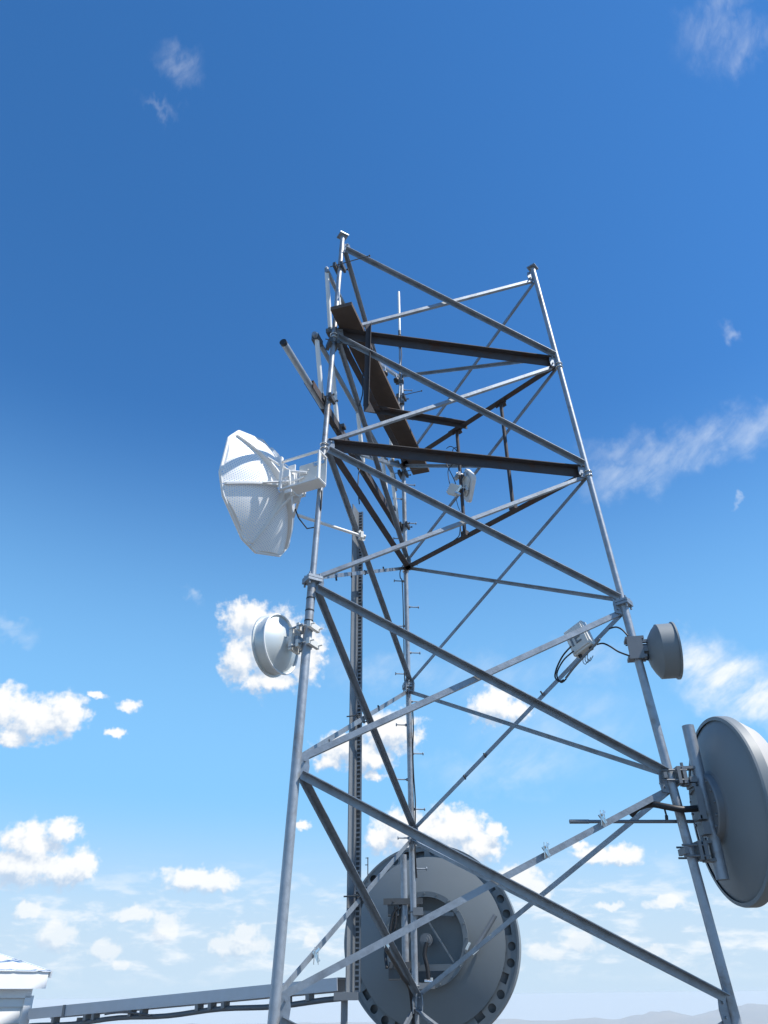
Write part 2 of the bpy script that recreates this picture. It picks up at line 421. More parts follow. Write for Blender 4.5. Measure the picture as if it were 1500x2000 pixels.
for f, (P_, Q_) in dict(AB='AB', AC='AC', BC='BC').items():
    n = NRM[f]
    for i in range(6):
        for (S, E, kind) in ((P_, Q_, 0), (Q_, P_, 1)):
            p = ND[S][i] - V((0, 0, .036)); q = ND[E][i + 1] + V((0, 0, .036)); d = (q - p).normalized()
            p = p + d * .035; q = q - d * .035
            wd = {'AB': ((.036, .027), (.042, .036)), 'AC': ((.034, .029), (.037, .034)), 'BC': ((.027, .027), (.033, .033))}[f][i > 2][kind]
            m = MB()
            if f == 'AB':
                m.angle(p, q, n, wd, .005, .008 if kind == 0 else -.008, top=(kind == 0), out=(kind == 0))
            elif f == 'AC':
                m.angle(p, q, n, wd, .005, -.008 if kind == 0 else .008, top=(kind == 0), out=(kind == 1))
            else:
                m.angle(p, q, n, wd, .005, .008 if kind == 0 else -.008, top=True, out=(kind == 0))
            m.build('brace', GALV, tower)
    for S, E in ((P_, Q_), (Q_, P_)):
        for i in range(6):
            c = ND[S][i]; d = ND[E][i] - c; d.z = 0; d.normalize(); z = V((0, 0, 1))
            h = .07 if i else .045
            m = MB().prism([c + d * .018 + z * h, c + d * .072 + z * h * .92, c + d * .080, c + d * .072 - z * h * .92, c + d * .018 - z * h], n, .007)
            for sgn in (-1, 1):
                b = c + d * .052 + z * .034 * sgn; m.tube([b - n * .016, b + n * .016], .007, 8)
            m.build('gusset_plate', GALV, tower)
# climbing bolts up the rear leg
def step_bolt(z, d):
    c = leg('C', z); d = V(d).normalized(); m = MB()
    m.tube([c + d * .02, c + d * .036], .012, 10); m.tube([c + d * .03, c + d * .115], .0055, 8); m.tube([c + d * .112, c + d * .119], .0135, 12)
    m.build('step_bolt', GALV, tower)
for k_ in range(9): step_bolt(2.47 + .455 * k_, (1, .12, 0))
for k_ in range(8): step_bolt(2.70 + .462 * k_, (-1, -.15, 0))
step_bolt(6.95, (1, .1, 0)); step_bolt(7.35, (1, .1, 0))
# cable straps round the light braces
for (S, E, i, ts) in (('C', 'A', 2, (.3, .52, .66, .8)), ('C', 'A', 1, (.25, .45, .7)), ('C', 'A', 3, (.35, .78)), ('B', 'C', 3, (.35, .62, .72))):
    p, q = ND[S][i], ND[E][i + 1]
    for t in ts:
        c = p.lerp(q, t); d = (q - p).normalized()
        f_ = NRM['AC' if S == 'C' else 'BC']; u_ = f_.cross(d).normalized(); wd = .031 if S == 'C' else .03
        MB().box(c + f_ * (.008 if S == 'C' else -.008), d, u_, f_, .005, wd / 2 + .005, .0055).build('strap', BLACK, tower)

# footings
for L in 'ABC':
    p = leg(L, .3)
    m = MB(); m.lathe((p.x, p.y, -.4), (0, 0, 1), [(0, .47), (.26, .47), (.26, 0)], 32, smooth=False)
    structure(m.build('footing', CONC))

# ------------------------------------------------------------------ rusty frames round the tower
def frame(idx, zAB, zr, label):
    a, b, c = leg('A', zAB), leg('B', zAB), leg('C', zr)
    a2, b2 = leg('A', zr), leg('B', zr)
    t = thing('angle_iron_ring', (.45, 5.4, zr), label, 'steel frame', 'rusty steel frames round the tower legs')
    d = (b - a).normalized()
    m = MB(); A_, B_ = a + d * .03 - nAB * .035, b - d * .02 - nAB * .035
    m.box((A_ + B_) / 2, d, nAB, V((0, 0, 1)), (B_ - A_).length / 2, .003, .042)
    m.box((A_ + B_) / 2 + nAB * .0265 + V((0, 0, .0415)), d, nAB, V((0, 0, 1)), (B_ - A_).length / 2, .0235, .003)
    m.build('beam', RUST, t)
    for p, q, n in ((b2, c, nBC), (a2, c, nAC)):
        e = (q - p).normalized(); m = MB()
        m.angle(p + e * .03, q - e * .02, n, .052, .005, -.022, top=False, out=False)
        m.build('beam', RUST, t)
    for p in (a2, b2, c):
        m = MB()
        for s_ in (1, -1):
            m.ring(p + V((0, 0, .02 * s_)), (0, 0, 1), .029, .005, 24, 6)
        m.build('u_bolt', SHINY, t)
    return t
frame(1, 6.395, 6.335, 'upper dark rusty angle frame bolted round the tower under the plank')
frame(2, 5.165, 5.135, 'lower dark rusty angle frame round the tower beneath the two rusty pipes')

# upright and cross beam carrying the plank
m = MB(); p, q = V((-.116, 4.738, 6.525)), V((-.137, 4.733, 5.60))
d_ = (q - p).normalized(); e_ = V((.98, .196, 0)); m.box((p + q) / 2, d_, e_, nAB, (q - p).length / 2, .021, .0025); m.box((p + q) / 2 + e_ * .0185 + nAB * .0195, d_, e_, nAB, (q - p).length / 2, .0025, .0165)
up_ = thing('rusty_upright', (-.137, 4.733, 5.54), 'dark upright rusty post with flared foot hanging in front of the plank', 'post')
m.build('post', RUST, up_)
MB().prism([V((-.118, 4.735, 5.68)), V((-.156, 4.731, 5.68)), V((-.152, 4.731, 5.545)), V((-.06, 4.745, 5.54))], nAB, .006).build('foot_gusset', RUST, up_)
MB().tube(spline([(-.160, 4.75, 5.98), (-.165, 4.75, 5.86), (-.163, 4.75, 5.75), (-.19, 4.75, 5.62)]), .005, 8).build('cable', BLACK, up_)
m = MB(); p, q = V((-.15, 5.62, 6.305)), V((.825, 5.895, 6.305))
m.angle(p, q, V((.27, -.96, 0)), .052, .006, 0, top=True, out=True)
tag(m.build('cross_beam', RUST, root=p), 'short rusty cross beam running under the middle of the plank', 'beam')
# plank
a, b = V((-.338, 4.462, 6.458)), V((.414, 6.868, 6.458)); d = (b - a).normalized(); s_ = V((d.y, -d.x, 0))
m = MB(); m.box((a + b) / 2, d, s_, V((0, 0, 1)), (b - a).length / 2, .094, .019)
tag(m.build('scaffold_plank', WOOD, root=a), 'long weathered brown wooden plank laid across the upper tower frame', 'plank')

# vertical rusty pipe mounts on the far face
def pipe_mount(x, y, z0, z1, label):
    t = thing('rusty_pipe_mount', (x, y, z0), label, 'pipe mount', 'rusty vertical pipes between the two frames')
    MB().tube([(x, y, z0), (x, y, z1)], .0165, 14).build('pipe', RUST, t)
    e = V((-.67, .74, 0)); n = nBC
    c = V((x, y, z1))
    MB().prism([c - e * .075 - n * .05, c + e * .075 - n * .05, c + e * .02 + n * .06, c - e * .02 + n * .06], (0, 0, 1), .007).build('top_plate', RUST, t)
    MB().bar(c - e * .06 + V((0, 0, .004)), c + e * .06 + V((0, 0, .004)), .01, .05).build('top_bracket', RUST, t)
    c = V((x, y, z0 + .02)); MB().bar(c - e * .03, c + e * .03, .045, .05).build('foot_clamp', RUST, t)
    return t
pipe_mount(.728, 5.953, 5.10, 6.305, 'rusty vertical pipe that carries the white diamond panel and its cables')
pipe_mount(1.11, 5.537, 5.115, 6.295, 'bare rusty vertical pipe between frames, nearer the right leg')

# ------------------------------------------------------------------ side arms and white stick antennas on the far left face
def side_arm(pts, z, label, mode, clamps):
    pts = [V((x, y, z)) for x, y in pts]
    t = thing('side_arm', pts[0], label, 'mounting arm', 'side arms clamped outside the left face')
    return t, pts
t, P_ = side_arm([(-.715, 4.01), (-.535, 4.56), (-.48, 4.73)], 5.60, 'lowest side arm, its grey pipe end sticking out left past the tower leg', 0, 0)
MB().tube(P_, .0255, 14).build('pipe_arm', GALV_PIPE, t)
m = MB(); m.tube([P_[0] - uAC * .004, P_[0] + uAC * .02], .027, 14); m.build('end_cap', BLACK, t)
m = MB(); m.angle(V((-.565, 4.47, 5.60)), V((.185, 6.775, 5.60)), nAC, .075, .006, -.03, top=True, out=True); m.build('angle_arm', RUST, t)
def clamp(c, t, mname=DKMETAL, ln=.22, dirv=None, back=.06):
    d = V(dirv) if dirv else -nAC; d.normalize(); s_ = d.cross(V((0, 0, 1))).normalized()
    m = MB(); m.box(V(c) + d * .03, d, s_, V((0, 0, 1)), .012, .052, .022); m.box(V(c) - d * .035, d, s_, V((0, 0, 1)), .014, .058, .026)
    cl_ = m.build('clamp', mname, t)
    m = MB()
    for k_ in (-1, 1):
        p = V(c) + s_ * .04 * k_; m.tube([p - d * (back + .02 * k_), p + d * (ln if k_ > 0 else .06)], .0045, 8)
        m.tube([p + d * ((ln if k_ > 0 else .06) - .004), p + d * ((ln if k_ > 0 else .06) + .008)], .009, 8)
    m.build('u_bolt', DKMETAL, cl_)
clamp(leg('A', 5.62), t, ln=.06); clamp(leg('C', 5.62), t, ln=.06)
t, P_ = side_arm([(-.56, 4.535), (.02, 6.32), (.075, 6.47)], 6.22, 'middle galvanised side arm pipe crossing behind the plank, bent down at its far end', 1, 0)
P_ += [V((.10, 6.53, 6.19)), V((.115, 6.56, 6.13)), V((.12, 6.57, 6.02))]
MB().tube(P_, .021, 14).build('pipe_arm', GALV, t)
clamp(leg('A', 6.24), t, ln=.26, dirv=(.93, .36, 0)); clamp(leg('C', 6.24), t, ln=.24)
m = MB(); m.box((-.54, 4.62, 6.22), uAC, nAC, V((0, 0, 1)), .05, .03, .03); m.build('bracket', DKMETAL, t)
t, P_ = side_arm([(-.495, 4.70), (.09, 6.50)], 7.18, 'topmost galvanised side arm pipe, close under the left tower leg top', 2, 0)
MB().tube(P_, .021, 14).build('pipe_arm', GALV, t)
clamp(leg('A', 7.24), t, ln=.30); clamp(leg('C', 7.24), t, ln=.24)
sticks = [((-.499, 4.712, 7.235), (-.455, 4.846, 6.56), 'topmost white stick antenna left of the upper tower leg'),
          ((-.545, 4.575, 6.262), (-.490, 4.742, 5.66), 'white stick antenna with grey tip, left of the leg below the first'),
          ((-.436, 4.915, 6.26), (-.386, 5.062, 5.66), 'white stick antenna just right of the left leg, partly behind it'),
          ((-.237, 5.520, 6.24), (-.180, 5.693, 5.66), 'white stick antenna second from the left leg on the middle side arm'),
          ((.062, 6.440, 6.98), (.098, 6.549, 6.36), 'white stick antenna almost hidden behind the middle of the plank'),
          ((-.020, 6.190, 6.28), (.042, 6.375, 5.68), 'white stick antenna next to the rear leg, first on its left'),
          ((.070, 6.465, 6.33), (.143, 6.685, 5.65), 'white stick antenna closest to the rear leg, with a dark end cap'),
          ((-.412, 4.985, 7.25), (-.360, 5.140, 6.60), 'white stick antenna showing between left leg and top of plank')]
for (p, q, lab) in sticks:
    p, q = V(p), V(q); t = thing('stick_antenna', q, lab, 'antenna', 'white stick antennas on the side arms')
    d = (p - q).normalized()
    MB().tube([q + d * .012, p - d * .05, p - d * .012, p], [.0195, .0195, .0185, .012], 14).build('tube', WHITE_GRP, t)
    MB().tube([p - d * .055, p - d * .012], .0202, 14).build('tip_sleeve', GALV, t)
    MB().tube([q - d * .02, q + d * .03], .0208, 14).build('end_cap', DKMETAL, t)
    m = MB(); c = q - d * .015; m.box(c - nAC * .03, nAC, uAC, d, .04, .026, .014); m.box(c + nAC * .02, nAC, uAC, d, .01, .034, .02); m.build('clamp', DKMETAL, t)

# whip on the rear leg
t = thing('whip_antenna', (.212, 6.50, 7.20), 'tall thin white whip antenna standing above the rear tower leg', 'antenna')
MB().tube([(.209, 6.515, 8.22), (.213, 6.515, 8.92), (.213, 6.515, 8.935)], [.0145, .0145, .009], 12).build('radome_tube', WHITE_GRP, t)
MB().tube([(.172, 6.50, 7.05), (.198, 6.512, 7.5), (.209, 6.515, 8.22)], .0105, 10).build('mast_tube', GALV, t)
MB().tube([(.209, 6.515, 8.19), (.209, 6.515, 8.26)], .0165, 12).build('collar', DKMETAL, t)
MB().tube([(.209, 6.515, 7.98), (.209, 6.515, 8.05)], .018, 12).build('collar', DKMETAL, t)
MB().tube([(.222, 6.50, 8.0), (.225, 6.50, 7.85), (.215, 6.49, 7.7), (.228, 6.50, 7.58), (.232, 6.49, 7.45)], .005, 8).build('cable', BLACK, t)
for z in (7.45, 7.15): MB().box((.195, 6.515, z), (1, 0, 0), (0, 1, 0), (0, 0, 1), .045, .02, .018).build('clamp', DKMETAL, t)

# black rubber hangers on the brace by the rear leg
for (x, y, z, lab) in ((.028, 5.95, 7.11, 'round black cable hanger under the top brace, farther from the rear leg'), (.155, 6.33, 7.36, 'round black cable hanger under the top brace, beside the rear leg')):
    t = thing('cable_hanger', (x, y, z), lab, 'hanger', 'black hangers under the top brace')
    m = MB(); m.curve((x - .03, y, z - .055), (.95, -.31, 0), [(0.001, 0), (.024, .003), (.033, .018), (.033, .042), (.024, .057), (.001, .06)], 20); m.build('grommet', BLACK, t)
    MB().tube([(x, y, z - .03), (x, y, z + .05)], .006, 8).build('bolt', SHINY, t)

# ------------------------------------------------------------------ white perforated dish on the left leg
def dframe(o, axis):
    a = V(axis).normalized(); up = V((0, 0, 1)); b = up.cross(a).normalized(); c = a.cross(b).normalized()
    return lambda x, y, z: V(o) + a * x + b * y + c * z
zc = 4.855
o = leg('A', zc); axA = V((-.906, .423, 0))
L = dframe(o, axA)          # x along the dish axis, y: b = up x a, z up
t = thing('perforated_dish', o, 'large white perforated panel dish facing left from the left tower leg', 'dish antenna')
RD, X0, X1 = .50, .345, .545          # rim radius, hub and rim stations
def surf(r): return X0 + (X1 - X0) * (r / RD) ** 2
# 'image right' of the dish plane is -b when seen from behind
import itertools
ribs = [R(82 + 60 * k_) for k_ in range(6)]
def polar(r, th): return L(surf(r), math.cos(th) * r * SB, math.sin(th) * r)
SB = -1.0 if axA.cross(V((0, 0, 1))).dot(V((1, 0, 0))) > 0 else 1.0
bvec = V((0, 0, 1)).cross(axA); SB = 1.0 if bvec.x > 0 else -1.0
outline = []
for k_ in range(6):
    for off in (-10, 10): outline.append((RD, ribs[k_] + R(off)))
def edge_r(th):
    th %= TAU
    best = RD
    for i in range(12):
        r0, t0 = outline[i]; r1, t1 = outline[(i + 1) % 12]
        x0, y0, x1, y1 = r0 * math.cos(t0), r0 * math.sin(t0), r1 * math.cos(t1), r1 * math.sin(t1)
        cx, sy = math.cos(th), math.sin(th); den = cx * (y1 - y0) - sy * (x1 - x0)
        if abs(den) < 1e-9: continue
        s = (x0 * (y1 - y0) - y0 * (x1 - x0)) / den; uu = (x0 * sy - y0 * cx) / den * -1
        u2 = ((s * cx - x0) * (x1 - x0) + (s * sy - y0) * (y1 - y0)) / ((x1 - x0) ** 2 + (y1 - y0) ** 2)
        if s > 0 and -1e-6 <= u2 <= 1 + 1e-6: best = s
    return best
for k_ in range(6):
    m = MB(); uvs = []; na, nr = 14, 12; t0, t1 = ribs[k_] + R(.4), ribs[k_] + R(59.6)
    for i in range(nr + 1):
        for j in range(na + 1):
            th = t0 + (t1 - t0) * j / na; re = edge_r(th) * .985; r = .06 + (re - .06) * i / nr
            m.v.append(polar(r, th)); uvs.append((r * math.cos(th - ribs[k_] - R(30)) , r * math.sin(th - ribs[k_] - R(30)) + 1))
    for i in range(nr):
        for j in range(na):
            a_ = i * (na + 1) + j; m.f.append([a_, a_ + 1, a_ + na + 2, a_ + na + 1]); m.sm.append(True)
    ob = m.build('reflector_panel', PERF, t)
    ul = ob.data.uv_layers.new(name='UVMap')
    for lp in ob.data.loops: ul.data[lp.index].uv = uvs[lp.vertex_index]
    # rolled outer edge of the panel
    m = MB(); pts = []
    for j in range(19):
        th = t0 + (t1 - t0) * j / 18; re = edge_r(th); pts.append(L(X1, math.cos(th) * re * SB, math.sin(th) * re))
        k0_ = len(m.v); m.v += [pts[-1], polar(re * .984, th)]
        if j: m.f.append([k0_ - 2, k0_ - 1, k0_ + 1, k0_]); m.sm.append(True)
    m.tube(pts, .0115, 8); m.build('rim', WHITE, t)
    # rib behind the seam
    m = MB(); th = ribs[k_]
    for i in range(11):
        r = .05 + (RD * .965 - .05) * i / 10; h = .052 - .030 * i / 10
        s0 = surf(r)
        for (dx, dt) in ((.002, -.0075), (.002, .0075), (-h, .0075), (-h, -.0075)):
            tt = th + dt / r; m.v.append(L(s0 + dx, math.cos(tt) * r * SB, math.sin(tt) * r))
    for i in range(10):
        for j in range(4):
            a_ = i * 4; j2 = (j + 1) % 4; m.f.append([a_ + j, a_ + j2, a_ + 4 + j2, a_ + 4 + j]); m.sm.append(False)
    m.f.append([0, 1, 2, 3]); m.f.append([40, 41, 42, 43]); m.sm += [False, False]
    m.build('rib', WHITE, t)
    # stay from hub to rib
    th = ribs[k_]; m = MB(); m.bar(L(.215, math.cos(th) * .09 * SB, math.sin(th) * .09), L(surf(.25) - .04, math.cos(th) * .25 * SB, math.sin(th) * .25), .02, .008); m.build('stay', WHITE, t)
m = MB(); m.lathe(L(.20, 0, 0), axA, [(0, .0), (.075, .0), (.085, .012), (.105, .012), (.105, .03), (.06, .05), (.06, .12)], 36, smooth=False)
for k_ in range(6):
    th = ribs[k_] + R(30); m.box(L(.235, math.cos(th) * .12 * SB, math.sin(th) * .12), axA, V((0, 0, 1)), V((0, 0, 1)).cross(axA), .03, .03, .006)
m.build('hub', WHITE, t)
# mount frame: yoke of flat bars in front of the leg
yb = -.06 if (L(0, -.06, 0) - o).y < 0 else .06
def F_(x, y, z): return L(x, y * (1 if yb > 0 else -1), z)   # y>0: towards the camera
m = MB(); yn = .135
for z in (.125, -.125):
    m.bar(F_(-.055, yn, z), F_(.275, yn, z), .022, .010)
m.bar(F_(.27, yn, .17), F_(.265, yn, -.135), .026, .012, axA); m.bar(F_(-.055, yn, .125), F_(-.055, yn, -.125), .030, .012, axA)
m.build('mount_frame', WHITE, t)
m = MB(); m.box(F_(.055, .036, 0), axA, V((0, 0, 1)), V((0, 0, 1)).cross(axA), .115, .118, .004)
for (xx, zz) in ((-.02, .08), (.09, .06), (.02, -.03), (-.02, -.085), (.12, -.1)): m.box(F_(xx, .042, zz), V((1, .3, .35)), V((0, 0, 1)), V((0, 1, 0)), .006, .004, .004)
m.build('side_plate', UNIT, t)
m = MB(); m.box(F_(.06, .085, -.128), axA, V((0, 0, 1)).cross(axA), V((0, 0, 1)), .12, .05, .004); m.build('bottom_plate', WHITE, t)
m = MB(); m.bar(F_(-.055, yn, .12), F_(-.055, .04, .12), .02, .008); m.bar(F_(-.055, yn, -.12), F_(-.055, .04, -.12), .02, .008); m.build('frame_tie', WHITE, t)
m = MB()
for z in (.09, -.09):
    m.ring(leg('A', zc + z), (0, 0, 1), .028, .006, 20, 6)
    m.bar(F_(0, .02, z), F_(0, .045, z), .09, .03)
m.build('u_bolt', SHINY, t)
m = MB(); m.tube([F_(.27, .10, .07), F_(.10, .05, .03)], .010, 8); m.tube([F_(.27, .09, -.05), F_(.12, .05, .0)], .008, 8); m.build('adjuster', WHITE, t)
m = MB(); m.tube([(-.66, 4.93, 4.70), (-.19, 5.25, 4.70)], .0125, 12); st = m.build('stabiliser_strut', WHITE, t)
m = MB(); m.box((-.185, 5.25, 4.70), (.9, .4, 0), (-.4, .9, 0), (0, 0, 1), .012, .026, .028); m.bar((-.20, 5.23, 4.735), (-.165, 5.27, 4.665), .012, .03); m.tube([(-.20, 5.24, 4.70), (-.155, 5.27, 4.70)], .017, 10); m.build('strut_clamp', UNIT, st)
m = MB(); m.tube([(-.655, 4.75, 4.64), (-.625, 4.75, 4.56), (-.56, 4.75, 4.47), (-.50, 4.70, 4.45), (-.475, 4.64, 4.46), (-.452, 4.61, 4.55), (-.45, 4.60, 4.70)], .005, 8); m.build('cable', BLACK, t)

# ------------------------------------------------------------------ small aluminium dish under it
zc = 3.55; o = leg('A', zc); axS = V((-.893, .45, 0)); L2 = dframe(o, axS)
t = thing('small_dish', o, 'small bare aluminium dish with deep rim facing left, low on the left leg', 'dish antenna')
rs = .188
prof = [(.002 + rs * i / 12, .135 + .075 * (i / 12) ** 2) for i in range(13)]
m = MB(); m.curve(o, axS, prof, 72); m.curve(o, axS, [(r, x + .004) for r, x in prof], 72); m.build('reflector', ALU, t)
m = MB(); m.lathe(o, axS, [(rs + .004, .195), (rs + .012, .195), (rs + .012, .203), (rs + .003, .206), (rs + .003, .278), (rs + .016, .281), (rs + .016, .290), (rs - .001, .290), (rs - .001, .206), (rs + .004, .195)], 72); m.build('shroud', ALU, t)
m = MB(); m.ring(o + axS.normalized() * .199, axS, rs + .008, .006, 72, 8); m.build('rear_bead', WHITE, t)
m = MB(); m.curve(o, axS, [(.001, .286), (rs * .6, .287), (rs, .285)], 60); m.build('radome', RADOME, t)
m = MB(); m.lathe(o, axS, [(0, .085), (.058, .085), (.058, .10), (.04, .10), (.04, .145)], 28, smooth=False)
m.box(L2(.095, 0, 0), axS, V((0, 0, 1)), V((0, 0, 1)).cross(axS), .012, .075, .052); m.build('hub_plate', UNIT, t)
m = MB()
for (a_, b_) in (((.11, .045, .065), (.0, .06, .075)), ((.11, .045, -.06), (.0, .055, -.045)), ((.11, -.045, .065), (.0, -.06, .075)), ((.11, -.045, -.06), (.0, -.055, -.05)), ((.11, -.04, .07), (.02, -.05, -.04))):
    m.bar(L2(*a_), L2(*b_), .016, .008)
m.box(L2(.07, 0, -.01), axS, V((0, 0, 1)), V((0, 0, 1)).cross(axS), .02, .03, .03)
m.build('bracket_arm', GALV, t)
for z in (.07, -.045):
    m = MB(); yv = V((0, 0, 1)).cross(axS)
    m.box(L2(-.045, 0, z), axS, yv, V((0, 0, 1)), .012, .062, .020); m.box(L2(.038, 0, z), axS, yv, V((0, 0, 1)), .010, .062, .024)
    for k_ in (-1, 1): m.tube([L2(-.085, .05 * k_, z), L2(.05, .05 * k_, z)], .005, 8)
    m.build('clamp', UNIT, t)

# ------------------------------------------------------------------ small radome dish on the right leg
zc = 3.615; o = leg('B', zc); axB = V((.988, -.156, 0)); L3 = dframe(o, axB)
od = o - V((0, 0, .022))
t = thing('drum_dish', o, 'small grey drum dish with cone back, on the right leg facing right', 'dish antenna')
rs = .185
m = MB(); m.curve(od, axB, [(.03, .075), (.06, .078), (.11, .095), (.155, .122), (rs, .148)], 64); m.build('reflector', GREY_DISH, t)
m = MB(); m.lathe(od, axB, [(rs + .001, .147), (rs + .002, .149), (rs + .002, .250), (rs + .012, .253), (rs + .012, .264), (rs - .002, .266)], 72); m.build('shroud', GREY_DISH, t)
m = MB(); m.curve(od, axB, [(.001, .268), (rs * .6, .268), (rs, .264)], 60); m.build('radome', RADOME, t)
m = MB(); yv = V((0, 0, 1)).cross(axB)
m.box(L3(-.005, -.045, 0), axB, yv, V((0, 0, 1)), .05, .006, .078)
for z in (.075, -.06): m.box(L3(0, 0, z), axB, yv, V((0, 0, 1)), .062, .05, .010)
m.build('mount_panel', GALV_DULL, t)
m = MB(); m.lathe(o, axB, [(0, .05), (.04, .05), (.04, .10), (.02, .10)], 24, smooth=False)
for k_ in range(4): m.box(L3(.062, .03 * (-1) ** k_, -.05 + .033 * k_), axB, yv, V((0, 0, 1)), .02, .012, .010)
m.build('hub', GALV_DULL, t)
m = MB()
for z in (.055, -.05):
    for k_ in (-1, 1): m.tube([L3(-.055, .04 * k_, z), L3(.05, .04 * k_, z)], .005, 8)
m.build('clamp', DKMETAL, t)
m = MB(); m.tube([L3(.07, -.03, -.05), L3(.06, -.045, -.095), L3(.03, -.05, -.09), L3(.04, -.045, -.07)], .005, 8); m.build('cable', BLACK, t)

# radio unit strapped to the brace by it
c = V((1.405, 5.175, 3.765)); e = V((-.675, .738, 0)); ex = (V((.66, -.70, .30))).normalized(); ez = (V((-.20, .22, 1))).normalized(); ey = ex.cross(ez).normalized()
if ey.y > 0: ey = -ey
t = thing('radio_unit', c, 'white outdoor radio box strapped to the diagonal brace by the right leg', 'radio box')
m = MB(); m.box(c, ex, ey, ez, .085, .032, .105)
m.box(c + ey * .036, ex, ey, ez, .072, .006, .09)
bx = m.build('case', UNIT, t)
bev = bx.modifiers.new('bevel', 'BEVEL'); bev.width = .012; bev.segments = 3
m = MB()
m.box(c + ey * .045 - ex * .045 - ez * .01, ex, ey, ez, .006, .004, .035)
m.box(c + ey * .045 - ex * .010 - ez * .0, ex, ey, ez, .005, .004, .040)
for k_ in (-1, 0, 1): m.box(c + ey * .045 + ex * .012 + ez * (.035 * k_), ex, ey, ez, .018, .004, .005)
m.build('moulded_ridge', GALV_DULL, t)
m = MB()
for k_ in (-1, 1): m.bar(c - ez * .10 + ex * .05 * k_, c - ez * .125 + ex * .05 * k_, .022, .022)
m.build('gland', BLACK, t)
m = MB(); m.box(c - ey * .05, ex, ey, ez, .03, .02, .03); m.build('mount_bracket', GALV, t)
CAB = {
'loop1': [[1.324, 5.126, 3.693], [1.271, 5.184, 3.648], [1.227, 5.233, 3.578], [1.208, 5.254, 3.514], [1.227, 5.232, 3.472], [1.254, 5.203, 3.472]],
'loop2': [[1.338, 5.141, 3.661], [1.279, 5.205, 3.625], [1.236, 5.252, 3.566], [1.225, 5.265, 3.518], [1.244, 5.244, 3.468], [1.275, 5.21, 3.482]],
'jump1': [[1.583, 5.021, 3.778], [1.619, 4.981, 3.772], [1.648, 4.949, 3.738], [1.671, 4.925, 3.682]],
'jump2': [[1.503, 5.108, 3.696], [1.537, 5.071, 3.688], [1.572, 5.033, 3.648], [1.609, 4.992, 3.593], [1.659, 4.937, 3.541]],
'sag': [[1.508, 5.029, 3.705], [1.469, 5.072, 3.669], [1.404, 5.142, 3.618], [1.338, 5.215, 3.562], [1.287, 5.271, 3.508]],
'p1cable': [[0.728, 5.94, 5.98], [0.703, 5.954, 6.075], [0.66, 6.001, 6.149], [0.623, 6.042, 6.155]],
'p1b': [[0.71, 5.95, 6.1], [0.673, 5.958, 6.066], [0.665, 5.966, 5.919], [0.621, 6.015, 5.864], [0.627, 6.008, 5.71]],
'p1c': [[0.596, 6.042, 6.018], [0.627, 6.008, 5.889], [0.664, 5.967, 5.74], [0.678, 5.952, 5.67]],
'p1d': [[0.673, 5.957, 5.501], [0.686, 5.944, 5.407], [0.703, 5.924, 5.339]],
'p1e': [[0.704, 5.909, 5.219], [0.689, 5.926, 5.175], [0.698, 5.916, 5.115], [0.724, 5.887, 5.125], [0.732, 5.879, 5.184]],
'p1f': [[0.69, 5.93, 5.2], [0.676, 5.94, 5.103], [0.645, 5.974, 5.081], [0.601, 6.021, 5.071]]}
def cable(pts, r, label, name='coax_cable', m_=BLACK, group=None, parent=None):
    ob = MB().tube(spline(pts), r, 8).build(name, m_, parent, root=V(pts[0]) if parent is None else None)
    return tag(ob, label, 'cable', group) if parent is None else ob
cable(CAB['loop1'], .006, '', 'cable', parent=t); cable(CAB['loop2'], .0055, '', 'cable', parent=t)
m = MB()
for k_ in range(3):
    q = c - ez * .12 + ex * (-.02 + .02 * k_); m.tube(spline([q, q - ez * .04 - ex * .03, q - ez * .07 - ex * .02, q - ez * .05 + ex * .02]), .0025, 6)
m.build('loose_tie', BLACK, t)
cable(CAB['jump1'], .006, 'short black coax arching from the brace top to the right leg')
cable(CAB['jump2'], .006, 'longer black coax drooping from the radio box to the right leg')
cable([V(p) for p in CAB['sag']], .008, 'thick dark coax sagging along the brace below the radio box', m_=GALV_DULL)

# ------------------------------------------------------------------ big shaded dish on the right
o = V((1.985, 5.06, 2.575)); axR = V((1, .02, 0)).normalized(); L4 = dframe(o, axR)
t = thing('large_drum_dish', o, 'large grey dish at the right edge, shaded back facing the tower', 'dish antenna')
RD = .543
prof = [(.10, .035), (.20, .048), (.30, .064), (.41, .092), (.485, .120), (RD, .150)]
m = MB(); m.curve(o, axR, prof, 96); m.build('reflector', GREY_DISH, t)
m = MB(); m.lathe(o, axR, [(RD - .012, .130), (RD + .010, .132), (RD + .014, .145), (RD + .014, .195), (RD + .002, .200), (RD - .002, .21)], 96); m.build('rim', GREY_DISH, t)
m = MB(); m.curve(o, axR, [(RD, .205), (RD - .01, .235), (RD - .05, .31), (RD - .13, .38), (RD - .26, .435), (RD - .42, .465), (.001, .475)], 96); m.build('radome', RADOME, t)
m = MB(); m.lathe(o, axR, [(.0, .0), (.20, .0), (.205, .008), (.205, .045), (.24, .058)], 64)
for k_ in range(16):
    th = TAU * k_ / 16; p = L4(-.004, math.cos(th) * .185, math.sin(th) * .185); m.tube([p - axR * .008, p + axR * .006], .008, 8)
m.build('hub_ring', GALV_DULL, t)
px, py = 1.975, 5.0
m = MB(); m.tube([(px + .004, py, 2.16), (px, py, 3.075)], .038, 24, caps=False); m.lathe((px, py, 3.05), (0, 0, 1), [(.030, .024), (.038, .026)], 24); m.face([V((px, py, 3.06)) + V((math.cos(TAU * i / 24), math.sin(TAU * i / 24), 0)) * .036 for i in range(24)])
m.face([V((px + .004, py, 2.165)) + V((math.cos(TAU * i / 24), math.sin(TAU * i / 24), 0)) * .036 for i in range(24)])
m.build('mount_pipe', GALV_PIPE, t)
